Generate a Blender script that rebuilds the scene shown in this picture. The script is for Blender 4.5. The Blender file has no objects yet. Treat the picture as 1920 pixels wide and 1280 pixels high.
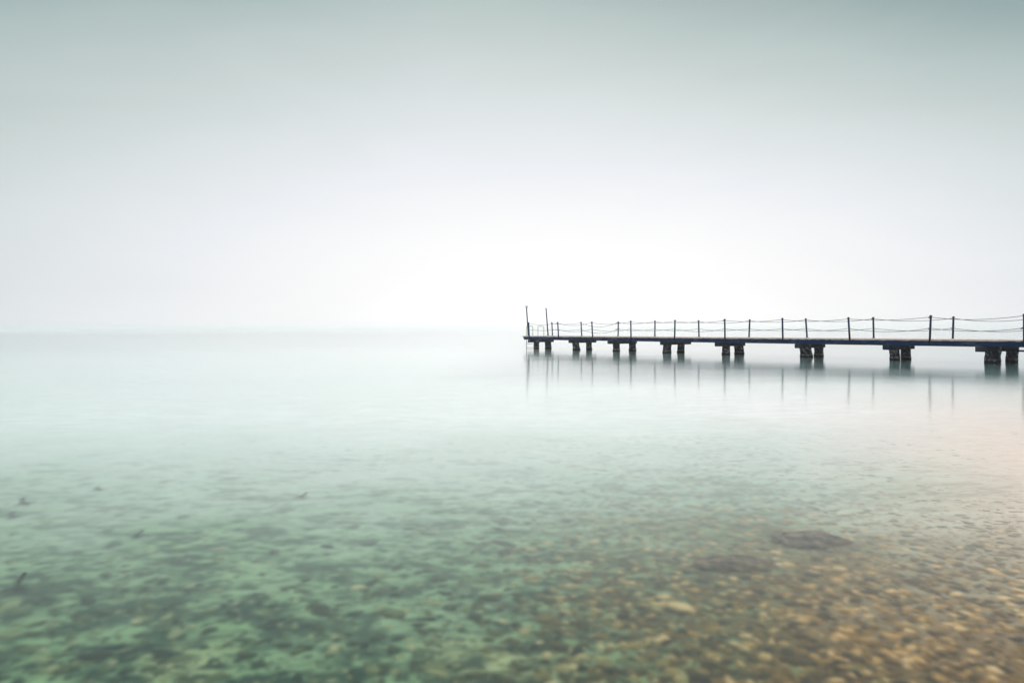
import bpy, bmesh, math, random
import numpy as np
from mathutils import Vector, Matrix

rng = np.random.default_rng(7)
random.seed(7)
scene = bpy.context.scene
C = scene.collection
R = math.radians

# ------------------------------------------------------------------ camera
CAM_H = 1.37
cam_d = bpy.data.cameras.new("camera")
cam = bpy.data.objects.new("camera", cam_d)
C.objects.link(cam)
cam_d.sensor_width = 36.0
cam_d.lens = 26.04
cam_d.clip_start = 0.05
cam_d.clip_end = 20000.0
cam.matrix_world = (Matrix.Translation((0, 0, CAM_H)) @ Matrix.Rotation(R(90 - 0.96), 4, 'X')
                    @ Matrix.Rotation(R(0.23), 4, 'Z').inverted())
scene.camera = cam

# ------------------------------------------------------------------ exposure
scene.view_settings.view_transform = 'Standard'
scene.view_settings.look = 'None'
scene.view_settings.exposure = 0.0
scene.view_settings.gamma = 1.0
scene.view_settings.use_curve_mapping = False
cy = scene.cycles
cy.max_bounces = 10
cy.diffuse_bounces = 3
cy.glossy_bounces = 4
cy.transmission_bounces = 8
cy.volume_bounces = 6
cy.transparent_max_bounces = 8
cy.use_denoising = True
cy.sample_clamp_indirect = 4.0

# ------------------------------------------------------------------ node helpers
class NT:
    def __init__(self, tree):
        self.t = tree
        tree.nodes.clear()

    def n(self, kind, **kw):
        nd = self.t.nodes.new(kind)
        for k, v in kw.items():
            setattr(nd, k, v)
        return nd

    def link(self, a, b):
        self.t.links.new(a, b)

    def val(self, sock, v):
        if isinstance(v, bpy.types.NodeSocket):
            self.link(v, sock)
        else:
            sock.default_value = v

    def math(self, op, a, b=0.0, c=0.0, clamp=False):
        nd = self.n('ShaderNodeMath', operation=op, use_clamp=clamp)
        for s, v in zip(nd.inputs, (a, b, c)):
            self.val(s, v)
        return nd.outputs[0]

    def mix(self, fac, a, b, mode='MIX'):
        nd = self.n('ShaderNodeMix', data_type='RGBA', blend_type=mode)
        self.val(nd.inputs[0], fac)
        for s, v in ((nd.inputs[6], a), (nd.inputs[7], b)):
            self.val(s, v if isinstance(v, bpy.types.NodeSocket) else (*v, 1.0))
        return nd.outputs[2]

    def ramp(self, fac, stops, interp='LINEAR'):
        nd = self.n('ShaderNodeValToRGB')
        cr = nd.color_ramp
        cr.interpolation = interp
        while len(cr.elements) < len(stops):
            cr.elements.new(0.5)
        for e, (p, c) in zip(cr.elements, stops):
            e.position = p
            e.color = (c, c, c, 1) if isinstance(c, (int, float)) else (*c, 1)
        self.val(nd.inputs[0], fac)
        return nd.outputs[0]

    def maprange(self, v, a, b, c=0.0, d=1.0, smooth=False):
        nd = self.n('ShaderNodeMapRange', interpolation_type='SMOOTHSTEP' if smooth else 'LINEAR')
        for s, x in zip(nd.inputs, (v, a, b, c, d)):
            self.val(s, x)
        return nd.outputs[0]

    def coords(self, scale=(1, 1, 1), rot=(0, 0, 0), kind='Object'):
        tc = self.n('ShaderNodeTexCoord')
        mp = self.n('ShaderNodeMapping')
        mp.inputs['Scale'].default_value = scale
        mp.inputs['Rotation'].default_value = rot
        self.link(tc.outputs[kind], mp.inputs['Vector'])
        return mp.outputs[0]

    def noise(self, vec, scale, detail=4.0, rough=0.55, dist=0.0):
        nd = self.n('ShaderNodeTexNoise')
        self.link(vec, nd.inputs['Vector'])
        nd.inputs['Scale'].default_value = scale
        nd.inputs['Detail'].default_value = detail
        nd.inputs['Roughness'].default_value = rough
        nd.inputs['Distortion'].default_value = dist
        return nd.outputs['Fac']

    def bump(self, h, strength=0.4, dist=0.01):
        nd = self.n('ShaderNodeBump')
        nd.inputs['Strength'].default_value = strength
        nd.inputs['Distance'].default_value = dist
        self.link(h, nd.inputs['Height'])
        return nd.outputs[0]

    def surface(self, color, rough=0.7, normal=None, spec=0.3, metal=0.0):
        p = self.n('ShaderNodeBsdfPrincipled')
        self.val(p.inputs['Base Color'], color if isinstance(color, bpy.types.NodeSocket) else (*color, 1))
        self.val(p.inputs['Roughness'], rough)
        p.inputs['Specular IOR Level'].default_value = spec
        p.inputs['Metallic'].default_value = metal
        if normal is not None:
            self.link(normal, p.inputs['Normal'])
        out = self.n('ShaderNodeOutputMaterial')
        self.link(p.outputs[0], out.inputs['Surface'])
        return p


def material(name):
    m = bpy.data.materials.new(name)
    m.use_nodes = True
    return m, NT(m.node_tree)

# ------------------------------------------------------------------ world: foggy overcast sky, soft glow low over the lake
SUN_EL, SUN_AZ = R(48), R(12)          # azimuth measured from +Y towards +X
world = bpy.data.worlds.new("World")
scene.world = world
world.use_nodes = True
w = NT(world.node_tree)
sky = w.n('ShaderNodeTexSky', sky_type='NISHITA', sun_disc=False)
sky.sun_elevation = SUN_EL
sky.sun_rotation = SUN_AZ
sky.air_density, sky.dust_density, sky.ozone_density = 1.0, 4.0, 1.0
tc = w.n('ShaderNodeTexCoord')
sep = w.n('ShaderNodeSeparateXYZ')
w.link(tc.outputs['Generated'], sep.inputs[0])
el = w.math('ABSOLUTE', w.math('ARCSINE', sep.outputs[2]))
az = w.math('SUBTRACT', w.math('ARCTAN2', sep.outputs[0], sep.outputs[1]), 0.075)
azs = w.math('MULTIPLY', az, 0.40)
dd = w.math('SQRT', w.math('ADD', w.math('MULTIPLY', el, el), w.math('MULTIPLY', azs, azs)))
azr = w.math('MAXIMUM', w.math('ADD', az, 0.18), 0.0)
azr = w.math('MINIMUM', azr, 1.0)
dd = w.math('ADD', dd, w.math('MULTIPLY', w.math('MULTIPLY', azr, el), 0.30))
mist = w.noise(w.coords((1.0, 1.0, 4.0), kind='Generated'), 2.6, 5, 0.55, 0.6)
dd = w.math('ADD', dd, w.math('MULTIPLY', w.math('SUBTRACT', mist, 0.5), 0.045))
bank = w.maprange(el, 0.0, 0.06, 0.022, 0.0, True)
dd = w.math('MAXIMUM', w.math('SUBTRACT', dd, bank), 0.0)
fog = w.ramp(w.math('DIVIDE', dd, 1.6), [
    (0.0000, (1.164, 1.17, 1.182)),
    (0.0281, (1.122, 1.128, 1.139)),
    (0.0500, (1.064, 1.069, 1.08)),
    (0.0719, (1.011, 1.016, 1.026)),
    (0.0969, (0.967, 0.976, 0.985)),
    (0.1400, (0.852, 0.878, 0.913)),
    (0.1819, (0.722, 0.777, 0.785)),
    (0.2225, (0.583, 0.661, 0.646)),
    (0.2612, (0.442, 0.542, 0.529)),
    (0.2937, (0.302, 0.401, 0.401)),
    (0.3312, (0.214, 0.322, 0.347)),
    (0.4688, (0.23, 0.342, 0.385)),
    (1.0000, (0.23, 0.342, 0.396))])
zen = w.maprange(sep.outputs[2], 0.50, 0.92, 0.0, 1.0, True)
fog = w.mix(zen, fog, (1.85, 1.92, 1.95))
SKY_STRENGTH = 0.1
fog10 = w.n('ShaderNodeVectorMath', operation='SCALE')
w.link(fog, fog10.inputs[0])
fog10.inputs['Scale'].default_value = 1.0 / SKY_STRENGTH
colr = w.mix(0.94, sky.outputs[0], fog10.outputs[0])
bg = w.n('ShaderNodeBackground')
w.link(colr, bg.inputs['Color'])
bg.inputs['Strength'].default_value = SKY_STRENGTH
wo = w.n('ShaderNodeOutputWorld')
w.link(bg.outputs[0], wo.inputs['Surface'])

sun_d = bpy.data.lights.new("sun", 'SUN')
sun_d.energy = 2.0
sun_d.angle = R(25)
sun_d.color = (1.0, 0.95, 0.88)
sun = bpy.data.objects.new("sun", sun_d)
C.objects.link(sun)
sv = Vector((math.sin(SUN_AZ) * math.cos(SUN_EL), math.cos(SUN_AZ) * math.cos(SUN_EL), math.sin(SUN_EL)))
sun.rotation_euler = sv.to_track_quat('Z', 'Y').to_euler()
sun.location = sv * 50

# ------------------------------------------------------------------ object helpers
def tag(o, label=None, cat=None, group=None, kind=None):
    if label: o['label'] = label
    if cat: o['category'] = cat
    if group: o['group'] = group
    if kind: o['kind'] = kind
    return o


def empty(name, loc, label, cat, group=None):
    o = bpy.data.objects.new(name, None)
    C.objects.link(o)
    o.location = loc
    o.empty_display_size = 0.2
    return tag(o, label, cat, group)


class MB:
    """collects verts and faces in world coordinates; build() links them as one mesh object"""
    def __init__(self):
        self.v, self.f, self.smooth = [], [], []

    def add(self, verts, faces, smooth=False):
        k = len(self.v)
        self.v += [tuple(p) for p in verts]
        self.f += [tuple(i + k for i in q) for q in faces]
        self.smooth += [smooth] * len(faces)

    def box(self, o, ax, ay, az):
        """box centred on o with half-axis vectors"""
        o, ax, ay, az = map(Vector, (o, ax, ay, az))
        vs = [o + sx * ax + sy * ay + sz * az for sz in (-1, 1) for sy in (-1, 1) for sx in (-1, 1)]
        self.add(vs, [(0, 2, 3, 1), (4, 5, 7, 6), (0, 1, 5, 4), (2, 6, 7, 3), (0, 4, 6, 2), (1, 3, 7, 5)])

    def tube(self, pts, rad, sides=10, caps=True):
        pts = [Vector(p) for p in pts]
        rads = rad if hasattr(rad, '__len__') else [rad] * len(pts)
        rings = []
        up = None
        for i, p in enumerate(pts):
            t = (pts[min(i + 1, len(pts) - 1)] - pts[max(i - 1, 0)]).normalized()
            if up is None:
                up = Vector((1, 0, 0)) if abs(t.z) > 0.9 else Vector((0, 0, 1))
            u = t.cross(up)
            if u.length < 1e-4:
                u = t.cross(Vector((0, 1, 0.1)))
            u.normalize()
            v = t.cross(u).normalized()
            up = u.cross(t).normalized()
            rings.append([p + rads[i] * (math.cos(a) * u + math.sin(a) * v)
                          for a in (2 * math.pi * j / sides for j in range(sides))])
        vs = [q for r in rings for q in r]
        fs = []
        for i in range(len(pts) - 1):
            for j in range(sides):
                a, b = i * sides + j, i * sides + (j + 1) % sides
                fs.append((a, b, b + sides, a + sides))
        if caps:
            fs.append(tuple(range(sides))[::-1])
            fs.append(tuple((len(pts) - 1) * sides + j for j in range(sides)))
        self.add(vs, fs, True)

    def lathe(self, o, prof, sides=16):
        o = Vector(o)
        self.tube([o + Vector((0, 0, z)) for r, z in prof], [max(r, 1e-4) for r, z in prof], sides)

    def build(self, name, mat, parent=None, bevel=0.0):
        me = bpy.data.meshes.new(name)
        org = Vector(parent.location) if parent else Vector((0, 0, 0))
        me.from_pydata([tuple(Vector(p) - org) for p in self.v], [], self.f)
        me.polygons.foreach_set('use_smooth', self.smooth)
        bm = bmesh.new()
        bm.from_mesh(me)
        bmesh.ops.recalc_face_normals(bm, faces=bm.faces)
        bm.to_mesh(me)
        bm.free()
        me.materials.append(mat)
        o = bpy.data.objects.new(name, me)
        C.objects.link(o)
        if parent:
            o.parent = parent
        if bevel:
            b = o.modifiers.new('bevel', 'BEVEL')
            b.width = bevel
            b.segments = 2
            b.limit_method = 'ANGLE'
        return o


def sub(mb, name, mat, part):
    """a sub-part: its mesh is kept in the frame of the part's thing"""
    root = part.parent
    org = Vector(root.location)
    me_o = mb.build(name, mat, None)
    me_o.data.transform(Matrix.Translation(-org))
    me_o.parent = part
    return me_o

# ------------------------------------------------------------------ materials
def wood(name, dark, light, grain=(3, 30, 30), rough=0.75, wear=(0.5, 0.75), worn=None):
    m, t = material(name)
    v = t.coords(grain)
    g = t.noise(v, 1.0, 6, 0.65, 0.4)
    big = t.noise(t.coords(), 1.3, 3, 0.5)
    c = t.mix(t.maprange(g, 0.3, 0.7), dark, light)
    if worn:
        k = t.maprange(t.math('ADD', t.math('MULTIPLY', g, 0.5), t.math('MULTIPLY', big, 0.5)), *wear)
        c = t.mix(k, c, worn)
    t.surface(c, rough, t.bump(g, 0.5, 0.01), 0.12)
    return m

ANG = math.atan2(-0.81208, 0.58354)
M_plank = wood('weathered_plank', (0.56, 0.42, 0.36), (0.84, 0.69, 0.62), (14, 14, 14))
M_fascia = wood('dark_tarred_timber', (0.001, 0.013, 0.058), (0.006, 0.044, 0.135), (2.5, 2.5, 24), 0.7, (0.53, 0.68), (0.12, 0.14, 0.17))
M_cap = wood('dark_bearer_timber', (0.006, 0.014, 0.034), (0.030, 0.045, 0.075), (6, 6, 22), 0.8, (0.54, 0.70), (0.11, 0.11, 0.085))

M_pile, t = material('weathered_piling')
v1 = t.coords((5, 5, 1.6))
n1 = t.noise(v1, 2.0, 6, 0.65, 0.8)
n2 = t.noise(t.coords((1, 1, 1)), 7.0, 4, 0.6, 0.5)
geo = t.n('ShaderNodeNewGeometry')
sp = t.n('ShaderNodeSeparateXYZ')
t.link(geo.outputs['Position'], sp.inputs[0])
zz = t.math('ADD', sp.outputs[2], t.math('MULTIPLY', t.math('SUBTRACT', n2, 0.5), 0.16))
c = t.mix(t.maprange(n1, 0.36, 0.62), (0.005, 0.011, 0.030), (0.048, 0.050, 0.076))
c = t.mix(t.math('MULTIPLY', t.maprange(n2, 0.53, 0.61), t.maprange(n1, 0.44, 0.56)), c, (0.55, 0.42, 0.37))
c = t.mix(t.math('MULTIPLY', t.maprange(n1, 0.60, 0.68), 0.6), c, (0.20, 0.19, 0.10))
band = t.math('MULTIPLY', t.maprange(zz, 0.085, 0.10), t.maprange(zz, 0.165, 0.14))
band = t.math('MULTIPLY', band, t.maprange(n2, 0.40, 0.52))
c = t.mix(t.math('MULTIPLY', band, 0.5), c, (0.44, 0.32, 0.25))
c = t.mix(t.maprange(zz, 0.075, 0.055), c, (0.010, 0.014, 0.016))
t.surface(c, 0.8, t.bump(n1, 0.8, 0.03))

def plain(name, col, rough=0.5, metal=0.0, vary=0.25, scale=12.0, spec=0.4):
    m, t = material(name)
    n = t.noise(t.coords(), scale, 4)
    k = t.maprange(n, 0.3, 0.7, 1 - vary, 1 + vary)
    vm = t.n('ShaderNodeVectorMath', operation='SCALE')
    vm.inputs[0].default_value = col
    t.link(k, vm.inputs['Scale'])
    t.surface(vm.outputs[0], t.maprange(n, 0.2, 0.8, rough - 0.08, rough + 0.1), t.bump(n, 0.15, 0.004), spec, metal)
    return m

M_post = plain('navy_painted_steel', (0.006, 0.016, 0.07), 0.6, 0.0, 0.4, 12.0, 0.15)
M_rope = plain('grey_rope', (0.09, 0.085, 0.085), 0.85, 0.0, 0.3, 40)
M_knot = plain('dark_rope_knot', (0.04, 0.04, 0.045), 0.85, 0.0, 0.3, 40)
M_white = plain('white_painted_tube', (0.46, 0.43, 0.33), 0.4, 0.0, 0.12, 9)
M_steel = plain('dull_galvanised_tube', (0.36, 0.36, 0.35), 0.45, 0.5, 0.3, 14)
M_globe = plain('white_lamp_globe', (0.80, 0.80, 0.78), 0.25, 0.0, 0.05, 6)

# ------------------------------------------------------------------ lake bed
def smooth(a, b, x):
    q = np.clip((x - a) / (b - a), 0, 1)
    return q * q * (3 - 2 * q)

_ph = rng.uniform(0, 6.28, (40, 2))
_dir = rng.uniform(0, 6.28, 40)
def wavy(x, y, base, octs, seed):
    """smooth random field built of rotated sines"""
    r = np.zeros_like(x, dtype=float)
    a = 1.0
    for o in range(octs):
        for k in range(4):
            i = (seed * 7 + o * 4 + k) % 40
            f = base * (1.9 ** o) * (0.8 + 0.12 * k)
            cx, sx = math.cos(_dir[i]), math.sin(_dir[i])
            r += a * np.sin(f * (cx * x + sx * y) + _ph[i, 0] + 1.3 * np.sin(0.6 * f * (cx * y - sx * x) + _ph[i, 1]))
        a *= 0.55
    return r / 4

def bed_z(x, y):
    x = np.asarray(x, float); y = np.asarray(y, float)
    yy = np.maximum(y, -3.0)
    d = 0.20 + 0.042 * yy / (1 + np.maximum(yy, 0) / 30.0)
    shoal = smooth(1.2, 4.6, x) * (1 - smooth(11, 22, y))
    d = np.where(d > 0, d * (1 - 0.84 * shoal) * (1 + 0.25 * smooth(1.0, 5.0, -x)), d)
    near = 1 - smooth(14, 40, np.hypot(x, y))
    d = d + near * (0.028 * wavy(x, y, 1.7, 3, 1) + 0.010 * (1 - shoal) * wavy(x, y * 1.3, 13.0, 3, 4)) + 0.10 * (1 - near) * wavy(x, y, 0.25, 2, 3)
    return -np.maximum(d, -0.6)

def axis_pts(lo, hi, fine_lo, fine_hi, step, grow=1.16):
    a = list(np.arange(fine_lo, fine_hi, step))
    s, p = step, fine_hi
    while p < hi:
        a.append(p); s *= grow; p += s
    a.append(hi)
    s, p = step, fine_lo - step
    b = []
    while p > lo:
        b.append(p); s *= grow; p -= s
    b.append(lo)
    return np.array(b[::-1] + a)

FAR = 4000.0
gx = axis_pts(-FAR, FAR, -9, 9, 0.05)
gy = axis_pts(-60, FAR, 1.5, 13, 0.045)
X, Y = np.meshgrid(gx, gy)
Z = bed_z(X, Y)
nx, ny = len(gx), len(gy)

def grid_object(name, X, Y, Z, mat):
    ny, nx = X.shape
    me = bpy.data.meshes.new(name)
    co = np.stack([X, Y, Z], -1).reshape(-1, 3).astype(np.float32)
    idx = np.arange(nx * ny).reshape(ny, nx)
    q = np.stack([idx[:-1, :-1], idx[:-1, 1:], idx[1:, 1:], idx[1:, :-1]], -1).reshape(-1, 4)
    me.vertices.add(len(co)); me.vertices.foreach_set('co', co.ravel())
    me.loops.add(q.size); me.loops.foreach_set('vertex_index', q.ravel().astype(np.int32))
    me.polygons.add(len(q))
    me.polygons.foreach_set('loop_start', np.arange(0, q.size, 4, dtype=np.int32))
    me.polygons.foreach_set('use_smooth', np.ones(len(q), bool))
    me.update(calc_edges=True)
    me.materials.append(mat)
    o = bpy.data.objects.new(name, me)
    C.objects.link(o)
    return o

M_bed, t = material('lake_bed_silt')
v = t.coords()
sx = t.n('ShaderNodeSeparateXYZ'); t.link(v, sx.inputs[0])
wob = t.noise(v, 0.55, 4, 0.55, 0.6)
fine = t.noise(t.coords((1, 1.6, 1)), 5.0, 6, 0.65, 0.3)
mid = t.noise(t.coords((1, 2.0, 1), (0, 0, R(14))), 2.2, 6, 0.62, 0.6)
xw = t.math('ADD', sx.outputs[0], t.math('MULTIPLY', t.math('SUBTRACT', wob, 0.5), 3.0))
yw = t.math('ADD', sx.outputs[1], t.math('MULTIPLY', t.math('SUBTRACT', wob, 0.5), 4.0))
blot = t.noise(t.coords((1, 1.5, 1), (0, 0, R(-12))), 7.5, 6, 0.68, 0.9)
silt = t.mix(t.maprange(fine, 0.3, 0.7), (0.17, 0.30, 0.155), (0.36, 0.54, 0.29))
algae = t.mix(t.maprange(fine, 0.35, 0.65), (0.012, 0.038, 0.040), (0.050, 0.092, 0.066))
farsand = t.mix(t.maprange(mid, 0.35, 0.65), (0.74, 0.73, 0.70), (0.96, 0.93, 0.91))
sand = t.mix(t.maprange(fine, 0.3, 0.7), (0.80, 0.58, 0.45), (0.97, 0.79, 0.66))
brown = t.mix(t.maprange(fine, 0.3, 0.7), (0.10, 0.066, 0.036), (0.37, 0.23, 0.10))
weed = t.math('ADD', t.math('MULTIPLY', mid, 0.45), t.math('MULTIPLY', blot, 0.55))
near = t.maprange(yw, 10.5, 3.0)
weedk = t.maprange(t.math('ADD', weed, t.math('MULTIPLY', near, 0.10)), 0.53, 0.625)
c = t.mix(t.maprange(yw, 3.2, 8.0), silt, (0.43, 0.55, 0.44))
for px_, py_, pr_ in ((0.0, 3.33, 0.17), (-0.28, 3.42, 0.10), (-1.5, 3.3, 0.12)):
    dv = t.n('ShaderNodeVectorMath', operation='DISTANCE')
    t.link(v, dv.inputs[0]); dv.inputs[1].default_value = (px_, py_, -0.35)
    c = t.mix(t.maprange(t.math('ADD', dv.outputs['Value'], t.math('MULTIPLY', t.math('SUBTRACT', blot, 0.5), 0.5)), pr_ + 0.16, pr_ - 0.10, 0.0, 0.75), c, (0.52, 0.57, 0.30))
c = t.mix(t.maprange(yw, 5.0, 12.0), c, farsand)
c = t.mix(t.math('MULTIPLY', weedk, t.maprange(yw, 12.0, 3.0)), c, algae)
c = t.mix(t.math('MULTIPLY', t.maprange(xw, 0.2, 1.7), t.maprange(yw, 6.2, 3.4)), c, brown)
c = t.mix(t.math('MULTIPLY', t.math('MULTIPLY', t.maprange(t.math('SUBTRACT', xw, t.math('MULTIPLY', yw, 0.40)), -0.25, 2.4), t.maprange(yw, 2.4, 5.4)), t.maprange(yw, 19.0, 8.0)), c, sand)
refl_darkening = t.math('MULTIPLY', t.maprange(yw, 18.0, 23.0), t.maprange(sx.outputs[0], -3.0, 3.0))  # bed painted dark teal along the pier to deepen the pile reflections
c = t.mix(t.math('MULTIPLY', refl_darkening, t.maprange(sx.outputs[1], 90.0, 60.0)), c, (0.03, 0.16, 0.16))
c = t.mix(t.math('MULTIPLY', t.maprange(blot, 0.55, 0.68), t.maprange(xw, 0.5, 3.0, 0.0, 0.25)), c, (0.24, 0.19, 0.14))
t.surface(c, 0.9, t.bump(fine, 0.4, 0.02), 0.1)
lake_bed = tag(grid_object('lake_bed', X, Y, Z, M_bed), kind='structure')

# ------------------------------------------------------------------ stones on the bed (nobody could count them)
def ico(level):
    bm = bmesh.new()
    bmesh.ops.create_icosphere(bm, subdivisions=level, radius=1.0)
    v = np.array([p.co[:] for p in bm.verts]); f = np.array([[q.index for q in p.verts] for p in bm.faces])
    bm.free()
    return v, f

def stone_field(name, mat, xs, ys, rs, flat=(0.35, 0.65), sink=0.5):
    v0, f0 = ico(2)
    n = len(xs)
    sc = np.stack([rs * rng.uniform(0.8, 1.5, n), rs * rng.uniform(0.65, 1.0, n), rs * rng.uniform(*flat, n)], -1)
    an = rng.uniform(0, 6.28, n)
    lump = 1 + 0.16 * np.sin(v0[None, :, 0] * rng.uniform(1.5, 3, (n, 1)) + rng.uniform(0, 6, (n, 1))) \
             + 0.14 * np.sin(v0[None, :, 1] * rng.uniform(1.5, 3.5, (n, 1)) + rng.uniform(0, 6, (n, 1)))
    p = v0[None] * lump[..., None] * sc[:, None, :]
    ca, sa = np.cos(an)[:, None], np.sin(an)[:, None]
    px = p[..., 0] * ca - p[..., 1] * sa + xs[:, None]
    py = p[..., 0] * sa + p[..., 1] * ca + ys[:, None]
    pz = p[..., 2] + (bed_z(xs, ys) + sc[:, 2] * (1 - 2 * sink) * 0.6)[:, None]
    co = np.stack([px, py, pz], -1).reshape(-1, 3).astype(np.float32)
    fs = (f0[None] + (np.arange(n) * len(v0))[:, None, None]).reshape(-1, 3).astype(np.int32)
    me = bpy.data.meshes.new(name)
    me.vertices.add(len(co)); me.vertices.foreach_set('co', co.ravel())
    me.loops.add(fs.size); me.loops.foreach_set('vertex_index', fs.ravel())
    me.polygons.add(len(fs))
    me.polygons.foreach_set('loop_start', np.arange(0, fs.size, 3, dtype=np.int32))
    me.polygons.foreach_set('use_smooth', np.ones(len(fs), bool))
    me.update(calc_edges=True)
    me.materials.append(mat)
    o = bpy.data.objects.new(name, me)
    C.objects.link(o)
    return o

def stone_material(name):
    m, t = material(name)
    v = t.coords()
    sx = t.n('ShaderNodeSeparateXYZ'); t.link(v, sx.inputs[0])
    g = t.n('ShaderNodeNewGeometry')
    rnd = g.outputs['Random Per Island']
    wob = t.noise(v, 0.7, 3)
    fine = t.noise(v, 18.0, 4)
    right = t.maprange(t.math('ADD', sx.outputs[0], t.math('MULTIPLY', t.math('SUBTRACT', wob, 0.5), 3.0)), -0.6, 1.6)
    weedy = t.ramp(rnd, [(0.0, (0.022, 0.045, 0.042)), (0.40, (0.06, 0.085, 0.05)), (0.75, (0.15, 0.20, 0.10)), (0.94, (0.33, 0.38, 0.20)), (1.0, (0.55, 0.52, 0.30))])
    warm = t.ramp(rnd, [(0.0, (0.045, 0.038, 0.038)), (0.35, (0.165, 0.10, 0.048)), (0.7, (0.38, 0.22, 0.08)), (0.88, (0.74, 0.45, 0.18)), (1.0, (0.95, 0.68, 0.36))])
    c = t.mix(right, weedy, warm)
    pale = t.math('MULTIPLY', t.maprange(sx.outputs[0], 1.8, 4.5), t.maprange(sx.outputs[1], 3.0, 5.5))
    c = t.mix(t.math('MULTIPLY', pale, 0.7), c, (0.74, 0.55, 0.42))
    c = t.mix(t.math('MULTIPLY', t.maprange(sx.outputs[1], 4.0, 8.5), 0.85), c, (0.40, 0.48, 0.38))
    c = t.mix(t.maprange(fine, 0.55, 0.8, 0.0, 0.5), c, (0.07, 0.075, 0.05))
    t.surface(c, 0.85, t.bump(fine, 0.4, 0.006), 0.15)
    return m
M_stone = stone_material('lake_stones')

def scatter(n, y0, y1, xk, r0, r1, keep):
    y = y0 + (y1 - y0) * rng.uniform(0, 1, n) ** 1.25
    x = rng.uniform(-1, 1, n) * (xk * y + 0.8)
    k = rng.uniform(0, 1, n) < keep(x, y)
    x, y = x[k], y[k]
    r = r0 * (r1 / r0) ** (rng.uniform(0, 1, len(x)) ** 1.8)
    return x, y, r

dens = lambda x, y: np.clip(0.30 + 0.75 * smooth(-0.6, 1.2, x) - 0.7 * smooth(4.0, 9.0, y) + 0.30 * wavy(x, y, 1.1, 2, 5), 0.02, 1) * (1 - 0.93 * smooth(1.2, 3.4, x + 0.3 * wavy(x, y, 1.3, 2, 6)) * smooth(3.8, 6.5, y))
xs, ys, rs = scatter(62000, 1.4, 10.0, 0.85, 0.010, 0.038, dens)
x2, y2, r2 = scatter(260, 1.6, 6.0, 0.85, 0.04, 0.065, lambda x, y: np.clip(0.75 - 0.6 * smooth(0.3, 1.8, x) + 0.4 * wavy(x, y, 0.8, 2, 2), 0.08, 1))
stones = stone_field('lake_bed_stones', M_stone, np.concatenate([xs, x2]), np.concatenate([ys, y2]), np.concatenate([rs, r2]))
tag(stones, 'stones and pebbles strewn over the lake bed under the clear shallow water', 'stones', kind='stuff')

# ------------------------------------------------------------------ water: a closed body with a smooth long-exposure surface
M_water, t = material('lake_water')
fres = t.n('ShaderNodeFresnel'); fres.inputs['IOR'].default_value = 1.333
gl = t.n('ShaderNodeBsdfGlossy'); gl.inputs['Roughness'].default_value = 0.09
streak = t.noise(t.coords((0.05, 0.35, 1)), 1.0, 4, 0.6, 0.4)
far_y = t.n('ShaderNodeSeparateXYZ')
t.link(t.coords(), far_y.inputs[0])
calm = t.maprange(far_y.outputs[1], 30.0, 240.0, 1.0, 0.12)
t.link(t.math('MAXIMUM', t.math('MULTIPLY', calm, t.maprange(streak, 0.3, 0.7, 0.095, 0.135)), 0.08), gl.inputs['Roughness'])
rf = t.n('ShaderNodeBsdfRefraction'); rf.inputs['IOR'].default_value = 1.333
rf.inputs['Roughness'].default_value = 0.255
gl.inputs['Color'].default_value = (1, 1, 1, 1)
mx = t.n('ShaderNodeMixShader')
t.link(fres.outputs[0], mx.inputs[0]); t.link(rf.outputs[0], mx.inputs[1]); t.link(gl.outputs[0], mx.inputs[2])
va = t.n('ShaderNodeVolumeAbsorption')
va.inputs['Color'].default_value = (0.15, 0.97, 0.85, 1)
va.inputs['Density'].default_value = 0.10
vs = t.n('ShaderNodeVolumeScatter')
vs.inputs['Color'].default_value = (0.90, 1.0, 0.97, 1)
vs.inputs['Density'].default_value = 0.20
vs.inputs['Anisotropy'].default_value = 0.6
vp = t.n('ShaderNodeAddShader')
t.link(va.outputs[0], vp.inputs[0]); t.link(vs.outputs[0], vp.inputs[1])
out = t.n('ShaderNodeOutputMaterial')
t.link(mx.outputs[0], out.inputs['Surface']); t.link(vp.outputs[0], out.inputs['Volume'])
wm = MB()
wx0, wx1, wy0, wy1 = -FAR + 5, FAR - 5, -50, FAR - 5
wm.add([(wx0, wy0, 0), (wx1, wy0, 0), (wx1, wy1, 0), (wx0, wy1, 0),
        (wx0, wy0, -9.5), (wx1, wy0, -9.5), (wx1, wy1, -9.5), (wx0, wy1, -9.5)],
       [(0, 1, 2, 3), (7, 6, 5, 4), (0, 4, 5, 1), (1, 5, 6, 2), (2, 6, 7, 3), (3, 7, 4, 0)])
tag(wm.build('lake_water', M_water), kind='structure')

# ------------------------------------------------------------------ pier frame of reference: s along, o across (away from the camera side)
P0 = Vector((1.1501, 51.5319, 0)); D = Vector((0.58354, -0.81208, 0)); N = Vector((0.81208, 0.58354, 0)); UP = Vector((0, 0, 1))
def at(s, o, z):
    return P0 + D * s + N * o + UP * z

DECK = 0.89
W = 2.09
S0, S1 = -0.50, 46.0
pier = empty('wooden_pier', at(S0, W / 2, 0), 'long dark wooden pier on thick weathered pilings reaching into the misty lake', 'pier')

# deck of cross planks
mb = MB()
s = S0
while s < S1:
    wd = 0.145 * random.uniform(0.94, 1.03)
    j = random.uniform(-0.012, 0.012)
    a, b = -0.11 + random.uniform(-0.025, 0.02), W + 0.11 + random.uniform(-0.02, 0.025)
    mb.box(at(s + wd / 2, (a + b) / 2, DECK - 0.030 + j * 0.5), D * (wd / 2 - 0.004), N * ((b - a) / 2), UP * 0.030)
    s += wd
mb.box(at(S0 - 0.10, W / 2, DECK - 0.028), D * 0.10, N * (W / 2 + 0.08), UP * 0.02)
mb.build('deck', M_plank, pier)
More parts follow.
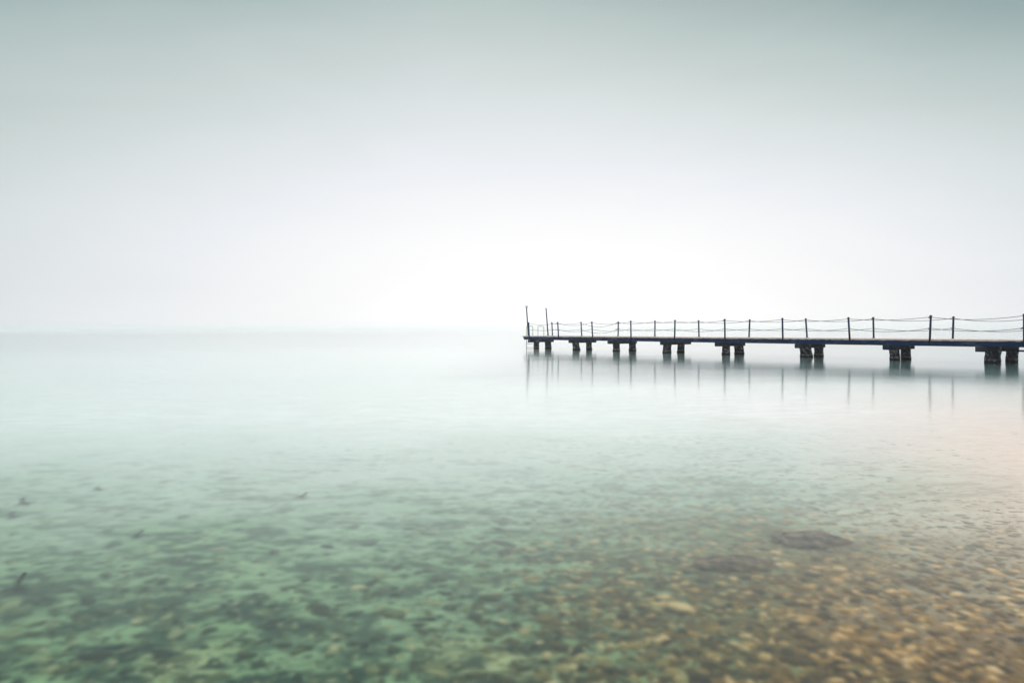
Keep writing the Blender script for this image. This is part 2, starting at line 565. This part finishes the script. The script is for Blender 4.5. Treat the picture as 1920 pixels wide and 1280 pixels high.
# kerb-like top rail and fascia boards, both sides
for side, o in ((0, -0.06), (1, W + 0.06)):
    mb = MB()
    s = S0 + 0.06
    while s < S1:
        L = min(random.uniform(3.6, 5.2), S1 - s)
        mb.box(at(s + L / 2, o, 0.735 + random.uniform(-0.004, 0.004)), D * (L / 2 - 0.004), N * 0.04, UP * 0.109)
        s += L
    mb.build('fascia_beam', M_fascia, pier, 0.006)
    mb = MB()
    s = S0 + 0.02
    q = o + (-0.056 if side == 0 else 0.056)
    while s < S1:
        L = min(random.uniform(2.6, 4.2), S1 - s)
        mb.box(at(s + L / 2, q, 0.790 + random.uniform(-0.006, 0.006)), D * (L / 2 - 0.004), N * 0.015, UP * 0.030)
        s += L
    mb.build('edge_batten', M_fascia, pier, 0.004)
for o in (W * 0.33, W * 0.67):
    mb = MB()
    mb.box(at((S0 + S1) / 2, o, 0.74), D * ((S1 - S0) / 2 - 0.15), N * 0.05, UP * 0.104)
    mb.build('joist', M_fascia, pier)
mb = MB()
mb.box(at(S0 + 0.03, W / 2, 0.735), D * 0.028, N * (W / 2 - 0.03), UP * 0.105)
mb.build('end_beam', M_fascia, pier, 0.006)

# cap beams and pilings
BENTS = [  # s, o_end, [(o, radius) near and far piling], s drift across
    (0.26, 1.95, ((0.50, 0.20), (1.53, 0.23)), 0.0),
    (4.61, 2.05, ((0.38, 0.24), (1.50, 0.20)), 0.0),
    (8.27, 2.10, ((0.46, 0.22), (1.84, 0.23)), 0.0),
    (12.55, 2.12, ((0.27, 0.24), (1.41, 0.215)), 0.0),
    (16.33, 2.02, ((0.60, 0.21), (1.65, 0.235)), 0.0),
    (20.96, 1.95, ((0.53, 0.275), (1.59, 0.21)), 0.0),
    (25.11, 2.00, ((0.55, 0.20), (1.50, 0.19)), 0.0),
    (28.67, 2.15, ((0.71, 0.275), (1.98, 0.215)), 0.36),
    (33.10, 2.05, ((0.5, 0.24), (1.6, 0.22)), 0.0),
    (37.20, 2.05, ((0.5, 0.23), (1.5, 0.23)), 0.0),
    (41.40, 2.05, ((0.4, 0.24), (1.6, 0.22)), 0.0)]

def piling(s, o, r, seed):
    g = np.random.default_rng(seed)
    mb = MB()
    nz, ns = 60, 36
    base = at(s, o, 0)
    zb = float(bed_z(base.x, base.y)) - 0.4
    zs = np.concatenate([np.linspace(zb, -0.25, 8), np.linspace(-0.2, 0.625, nz - 8)])
    ph = g.uniform(0, 6.28, 12)
    lean = g.uniform(-0.10, 0.10, 2)
    verts = []
    for z in zs:
        cx, cy_ = lean * (z - 0.3)
        flare = 0.06 * math.exp(-((z - 0.05 - 0.05 * g.standard_normal() * 0.1) / 0.055) ** 2) * g.uniform(0.75, 1.0)
        eaten = -0.05 * math.exp(-((z - 0.30) / 0.16) ** 2)
        for j in range(ns):
            a = 2 * math.pi * j / ns
            k = 1 + 0.045 * math.sin(2 * a + ph[0] + 2 * z) + 0.035 * math.sin(3 * a + ph[1] + 5 * z) \
                + 0.03 * math.sin(7 * a + ph[2] + 9 * z) + 0.028 * math.sin(5 * a - 14 * z + ph[3]) \
                + flare * (1 + 0.9 * math.sin(3 * a + ph[4])) + eaten * (1 + math.sin(2 * a + ph[5])) + g.uniform(-0.012, 0.012)
            verts.append((base.x + cx + r * k * math.cos(a), base.y + cy_ + r * k * math.sin(a), z))
    n = len(zs)
    fs = [(i * ns + j, i * ns + (j + 1) % ns, (i + 1) * ns + (j + 1) % ns, (i + 1) * ns + j) for i in range(n - 1) for j in range(ns)]
    fs += [tuple(range(ns))[::-1], tuple((n - 1) * ns + j for j in range(ns))]
    mb.add(verts, fs, True)
    return mb.build('piling', M_pile, pier)

for bi, (s, oe, ps, drift) in enumerate(BENTS):
    mb = MB()
    a, b = at(s, -0.16, 0), at(s + drift, oe, 0)
    ax = (b - a).normalized(); ay = Vector((-ax.y, ax.x, 0))
    hw = random.uniform(0.12, 0.15)
    zb = 0.44 + random.uniform(-0.02, 0.02)
    mid = (a + b) / 2
    mb.box((mid.x, mid.y, (zb + 0.625) / 2), ax * ((b - a).length / 2), ay * hw, UP * ((0.625 - zb) / 2))
    mb.build('cap_beam', M_cap, pier, 0.012)
    if bi in (1, 2, 3):
        mb = MB()
        mb.box(at(s + 0.75, -0.115, 0.655), D * 0.85, N * 0.012, UP * 0.024)
        mb.build('splice_plank', M_cap, pier, 0.004)
    for pi_, (o, r) in enumerate(ps):
        piling(s + drift * (o + 0.16) / (oe + 0.16), o, r, 100 + bi * 7 + pi_)
mb = MB()
mb.tube([at(28.9, 1.1, 0.465), at(33, 1.12, 0.46), at(44, 1.1, 0.46)], 0.035, 10)
mb.build('pipe', M_post, pier)

# ------------------------------------------------------------------ rope railings
NEAR = [(0.1, -0.044), (3.3, -0.056), (6.65, -0.056), (9.99, -0.016), (13.34, 0.023), (16.73, -0.014), (20.1, -0.028), (23.44, -0.07), (26.8, 0.039), (30.12, -0.01), (33.5, 0.03), (36.9, -0.02), (40.2, 0.02), (43.1, -0.01), (45.7, 0.02)]
FARP = [(0.06, -0.038), (3.21, -0.043), (6.73, 0.017), (9.9, 0.01), (13.28, -0.024), (16.64, 0.037), (20.03, -0.066), (23.38, -0.024), (26.76, 0.022), (30.1, 0.02), (33.45, -0.03), (36.8, 0.0), (40.2, 0.03), (43.1, 0.02), (45.7, -0.02)]
def railing(posts, o, zfoot, label, sags_top, sags_mid, knots):
    root = empty('rope_railing', at(0, o, DECK), label, 'railing', None)
    tops, mids = [], []
    for i, (s, lean) in enumerate(posts):
        mb = MB()
        h = DECK + 0.90 + random.uniform(-0.02, 0.03)
        q = at(s, 0, 0)
        if o < 0:
            s = s - o * (N.x * q.y - q.x * N.y) / (D.x * q.y - q.x * D.y)
        f = at(s, o, zfoot); tp = at(s, o, h) + Vector((lean, 0, 0))
        mb.tube([f, tp], 0.041, 14)
        if zfoot > 0.86:
            mb.tube([f, f + Vector((0, 0, 0.014))], 0.085, 14)
        p = mb.build('post', M_post, root)
        cp = MB()
        cp.lathe(tp, [(0.05, -0.012), (0.055, 0.0), (0.05, 0.02), (0.03, 0.04), (0.004, 0.048)], 14)
        sub(cp, 'post_cap', M_post, p)
        u = lambda z: f.lerp(tp, (z - zfoot) / (h - zfoot))
        tops.append(u(h - 0.035)); mids.append(u(DECK + 0.445))
    for pts, sags in ((tops, sags_top), (mids, sags_mid)):
        line = []
        for i in range(len(pts) - 1):
            sg = sags[i] if i < len(sags) else 0.1
            a, b = pts[i], pts[i + 1]
            ms = 0.06 * random.uniform(-1, 1)
            for k in range(14):
                q = k / 14
                p = a.lerp(b, q)
                p.z -= sg * 4 * q * (1 - q) * (1 + ms * (q - 0.5) * 4)
                line.append(p + N * (-0.045 if o < 0.5 else -0.045))
        line.append(pts[-1] + N * -0.045)
        mb = MB()
        mb.tube(line, 0.0115, 6)
        mb.build('rope', M_rope, root)
    for i, hz, L in knots:
        base = (tops if hz else mids)[i]
        mb = MB()
        pts = [base + D * (L * q) + N * -0.05 + UP * (-0.03 * abs(q) + random.uniform(-0.01, 0.01)) for q in np.linspace(-1, 1, 7).tolist()]
        mb.tube(pts, [0.01, 0.022, 0.028, 0.03, 0.028, 0.022, 0.012], 8)
        mb.build('knot', M_knot, root)
    return root

railing(NEAR, -0.045 - 0.045 - 0.02, 0.70, 'near rope railing, its posts fixed to the outer face of the dark pier beam',
        [0.10, 0.17, 0.12, 0.09, 0.10, 0.085, 0.10, 0.09, 0.12, 0.1], [0.08, 0.15, 0.13, 0.09, 0.14, 0.09, 0.10, 0.14, 0.12, 0.1],
        [(1, 1, 0.09), (8, 1, 0.07), (8, 0, 0.07), (9, 0, 0.12), (5, 1, 0.08)])
railing(FARP, W, DECK + 0.001, 'far rope railing, its posts standing on the pale deck planks behind the near one',
        [0.09, 0.27, 0.10, 0.09, 0.12, 0.10, 0.11, 0.11, 0.15, 0.1], [0.09, 0.27, 0.10, 0.10, 0.10, 0.10, 0.12, 0.12, 0.15, 0.1],
        [(2, 1, 0.17), (2, 0, 0.19), (0, 1, 0.07), (7, 1, 0.07), (8, 0, 0.06)])

# ------------------------------------------------------------------ lamps at the pier head
def pier_lamp(s, o, lean, label, globe):
    f = at(s, o, DECK + 0.001)
    root = empty('pier_lamp', f, label, 'lamp post', 'lamp posts at the pier head')
    top = f + Vector((lean[0], lean[1], 1.93))
    mb = MB(); mb.lathe(f, [(0.10, 0.0), (0.10, 0.012), (0.055, 0.016), (0.055, 0.06)], 14)
    mb.build('base_plate', M_post, root)
    mb = MB(); mb.tube([f + Vector((0, 0, 0.01)), f.lerp(top, 0.5), top], [0.046, 0.043, 0.038], 12)
    mb.build('pole', M_post, root)
    mb = MB()
    if globe:
        mb.lathe(top, [(0.055, -0.02), (0.075, 0.0), (0.075, 0.03), (0.05, 0.035)], 14)
        mb.build('collar', M_steel, root)
        g = MB(); R_ = 0.095
        g.lathe(top + Vector((0, 0, 0.12)), [(R_ * math.sin(a), -R_ * math.cos(a)) for a in np.linspace(0.35, math.pi, 14)], 20)
        g.build('globe', M_globe, root)
    else:
        mb.box(top + Vector((-0.02, 0, 0.008)), D * 0.16, N * 0.07, UP * 0.010)
        mb.build('lamp_plate', M_steel, root)
    return root

pier_lamp(-0.10, 0.06, (-0.118, 0.03), 'lamp post with a small round globe on top at the pier head', True)
pier_lamp(-0.08, 1.80, (-0.135, 0.02), 'leaning lamp post with a bare flat plate on top at the pier head', False)

# ------------------------------------------------------------------ swim ladder at the pier end
lad = empty('swim_ladder', at(-0.72, 0.85, 0), 'pale tubular swim ladder with two white hoop handrails at the end of the pier', 'ladder')
for o in (0.36, 1.34):
    mb = MB()
    sA, sB, zt, r = -0.72, 0.02, DECK + 0.68, 0.10
    if o > 1: sA = -0.66
    pts = [at(sA, o, DECK - 0.32), at(sA, o, zt - r)]
    for k in range(1, 7):
        a = k / 6 * math.pi / 2
        pts.append(at(sA + r * (1 - math.cos(a)), o, zt - r + r * math.sin(a)))
    for k in range(0, 7):
        a = k / 6 * math.pi / 2
        pts.append(at(sB - r + r * math.sin(a), o, zt - r + r * math.cos(a)))
    pts.append(at(sB, o, DECK + 0.001))
    mb.tube(pts, 0.024, 10)
    mb.build('handrail', M_white, lad)
    mb = MB()
    mb.tube([at(sA, o, DECK - 0.32), at(sA + 0.01, o, 0.1), at(sA + 0.05, o, -0.75)], 0.024, 10)
    mb.build('stile', M_steel, lad)
for z in (0.42, 0.32, 0.05, -0.2):
    mb = MB()
    mb.tube([at(-0.71, 0.36, z), at(-0.655, 1.34, z)], 0.015, 8)
    mb.build('rung', M_steel, lad)

# ------------------------------------------------------------------ drowned stalks and the larger dark rocks
M_stalk = plain('drowned_stalk', (0.042, 0.05, 0.055), 0.9, 0.0, 0.4, 20, 0.1)
M_rock, t = material('dark_algae_rock')
v = t.coords()
k1 = t.noise(v, 9.0, 6, 0.65, 0.5)
k2 = t.noise(v, 26.0, 4, 0.6)
c = t.mix(t.maprange(k1, 0.40, 0.60), (0.08, 0.065, 0.055), (0.30, 0.22, 0.14))
c = t.mix(t.maprange(k2, 0.52, 0.70, 0.0, 0.7), c, (0.34, 0.28, 0.18))
t.surface(c, 0.9, t.bump(k1, 0.8, 0.03), 0.1)
def stalk(x, y, h, r, tilt, label):
    z = float(bed_z(x, y))
    root = empty('drowned_stalk', (x, y, z), label, 'plant stem', 'drowned stalks on the lake bed')
    g = np.random.default_rng(int(1000 * abs(x) + 77 * y))
    mb = MB()
    pts, rr = [], []
    for q in np.linspace(0, 1, 8).tolist():
        pts.append(Vector((x + tilt * h * q + 0.02 * math.sin(4 * q + x), y + 0.1 * h * q, z - 0.03 + (h + 0.03) * q)))
        rr.append(float(r * (1.15 - 0.45 * q)))
    mb.tube(pts, rr, 10)
    mb.build('stem', M_stalk, root)
    mb = MB()
    for k in range(6):
        a = g.uniform(0, 6.28); L = g.uniform(0.4, 0.9) * h * 0.6
        b = [Vector((x, y, z + 0.02)), Vector((x + 0.5 * L * math.cos(a), y + 0.5 * L * math.sin(a), z + 0.05)),
             Vector((x + L * math.cos(a), y + L * math.sin(a), float(bed_z(x + L * math.cos(a), y + L * math.sin(a))) + 0.012))]
        mb.tube(b, [r * 0.7, r * 0.45, r * 0.2], 6)
    mb.build('root_tuft', M_stalk, root)
    return root

for x, y, h, r, tilt, label in (
        (-2.83, 4.24, 0.28, 0.016, -0.06, 'tallest dark drowned stalk, leaning, in the shallows nearest the camera'),
        (-2.70, 5.31, 0.17, 0.016, 0.05, 'short upright drowned stalk rising from a dark flat tuft'),
        (-3.98, 5.86, 0.18, 0.017, 0.05, 'drowned stalk at the very left edge of the picture'),
        (-4.18, 6.33, 0.22, 0.022, -0.1, 'stout drowned stalk standing on a wide dark clump'),
        (-3.85, 6.87, 0.16, 0.014, -0.08, 'thin faint drowned stalk behind the stout one'),
        (-1.86, 6.51, 0.17, 0.013, 0.1, 'lone faint drowned stalk out in the open pale green shallows')):
    stalk(x, y, h, r, tilt, label)

def rock(x, y, a, b, h, label, seed):
    g = np.random.default_rng(seed)
    v0, f0 = ico(4)
    lump = 1 + 0.13 * np.sin(3 * v0[:, 0] + g.uniform(0, 6)) + 0.10 * np.sin(5 * v0[:, 1] + 2 * v0[:, 0] + g.uniform(0, 6)) \
             + 0.08 * np.sin(9 * v0[:, 0] + 7 * v0[:, 2]) + 0.07 * np.sin(11 * v0[:, 1] + 6 * v0[:, 0]) + 0.04 * np.sin(23 * v0[:, 0] + 17 * v0[:, 1])
    p = v0 * lump[:, None] * np.array([a, b, h])
    z = float(bed_z(x, y))
    mb = MB()
    mb.add((p + np.array([x, y, z + 0.2 * h])).tolist(), [tuple(q) for q in f0], True)
    o = mb.build('submerged_rock', M_rock)
    o.data.transform(Matrix.Translation((-x, -y, -z)))
    o.location = (x, y, z)
    tag(o, label, 'rock', 'large rocks on the lake bed')
rock(2.02, 5.06, 0.26, 0.17, 0.15, 'large dark rounded rock under water, farther from the camera of the two', 3)
rock(1.36, 4.60, 0.21, 0.14, 0.12, 'large low brownish rock under water, nearer to the camera of the two', 5)

# ------------------------------------------------------------------ fog over the lake
M_haze, t = material('lake_fog')
vp = t.n('ShaderNodeVolumePrincipled')
vp.inputs['Color'].default_value = (1.0, 0.978, 0.988, 1)
vp.inputs['Density'].default_value = 0.0009
vp.inputs['Anisotropy'].default_value = 0.88
out = t.n('ShaderNodeOutputMaterial')
t.link(vp.outputs[0], out.inputs['Volume'])
hb = MB()
hb.box((0, FAR / 2 - 40, (4.5 - 12.0) / 2), (FAR + 20, 0, 0), (0, FAR / 2 + 60, 0), (0, 0, (4.5 + 12.0) / 2))
tag(hb.build('haze', M_haze), 'pale fog lying over the lake', 'fog', kind='stuff')
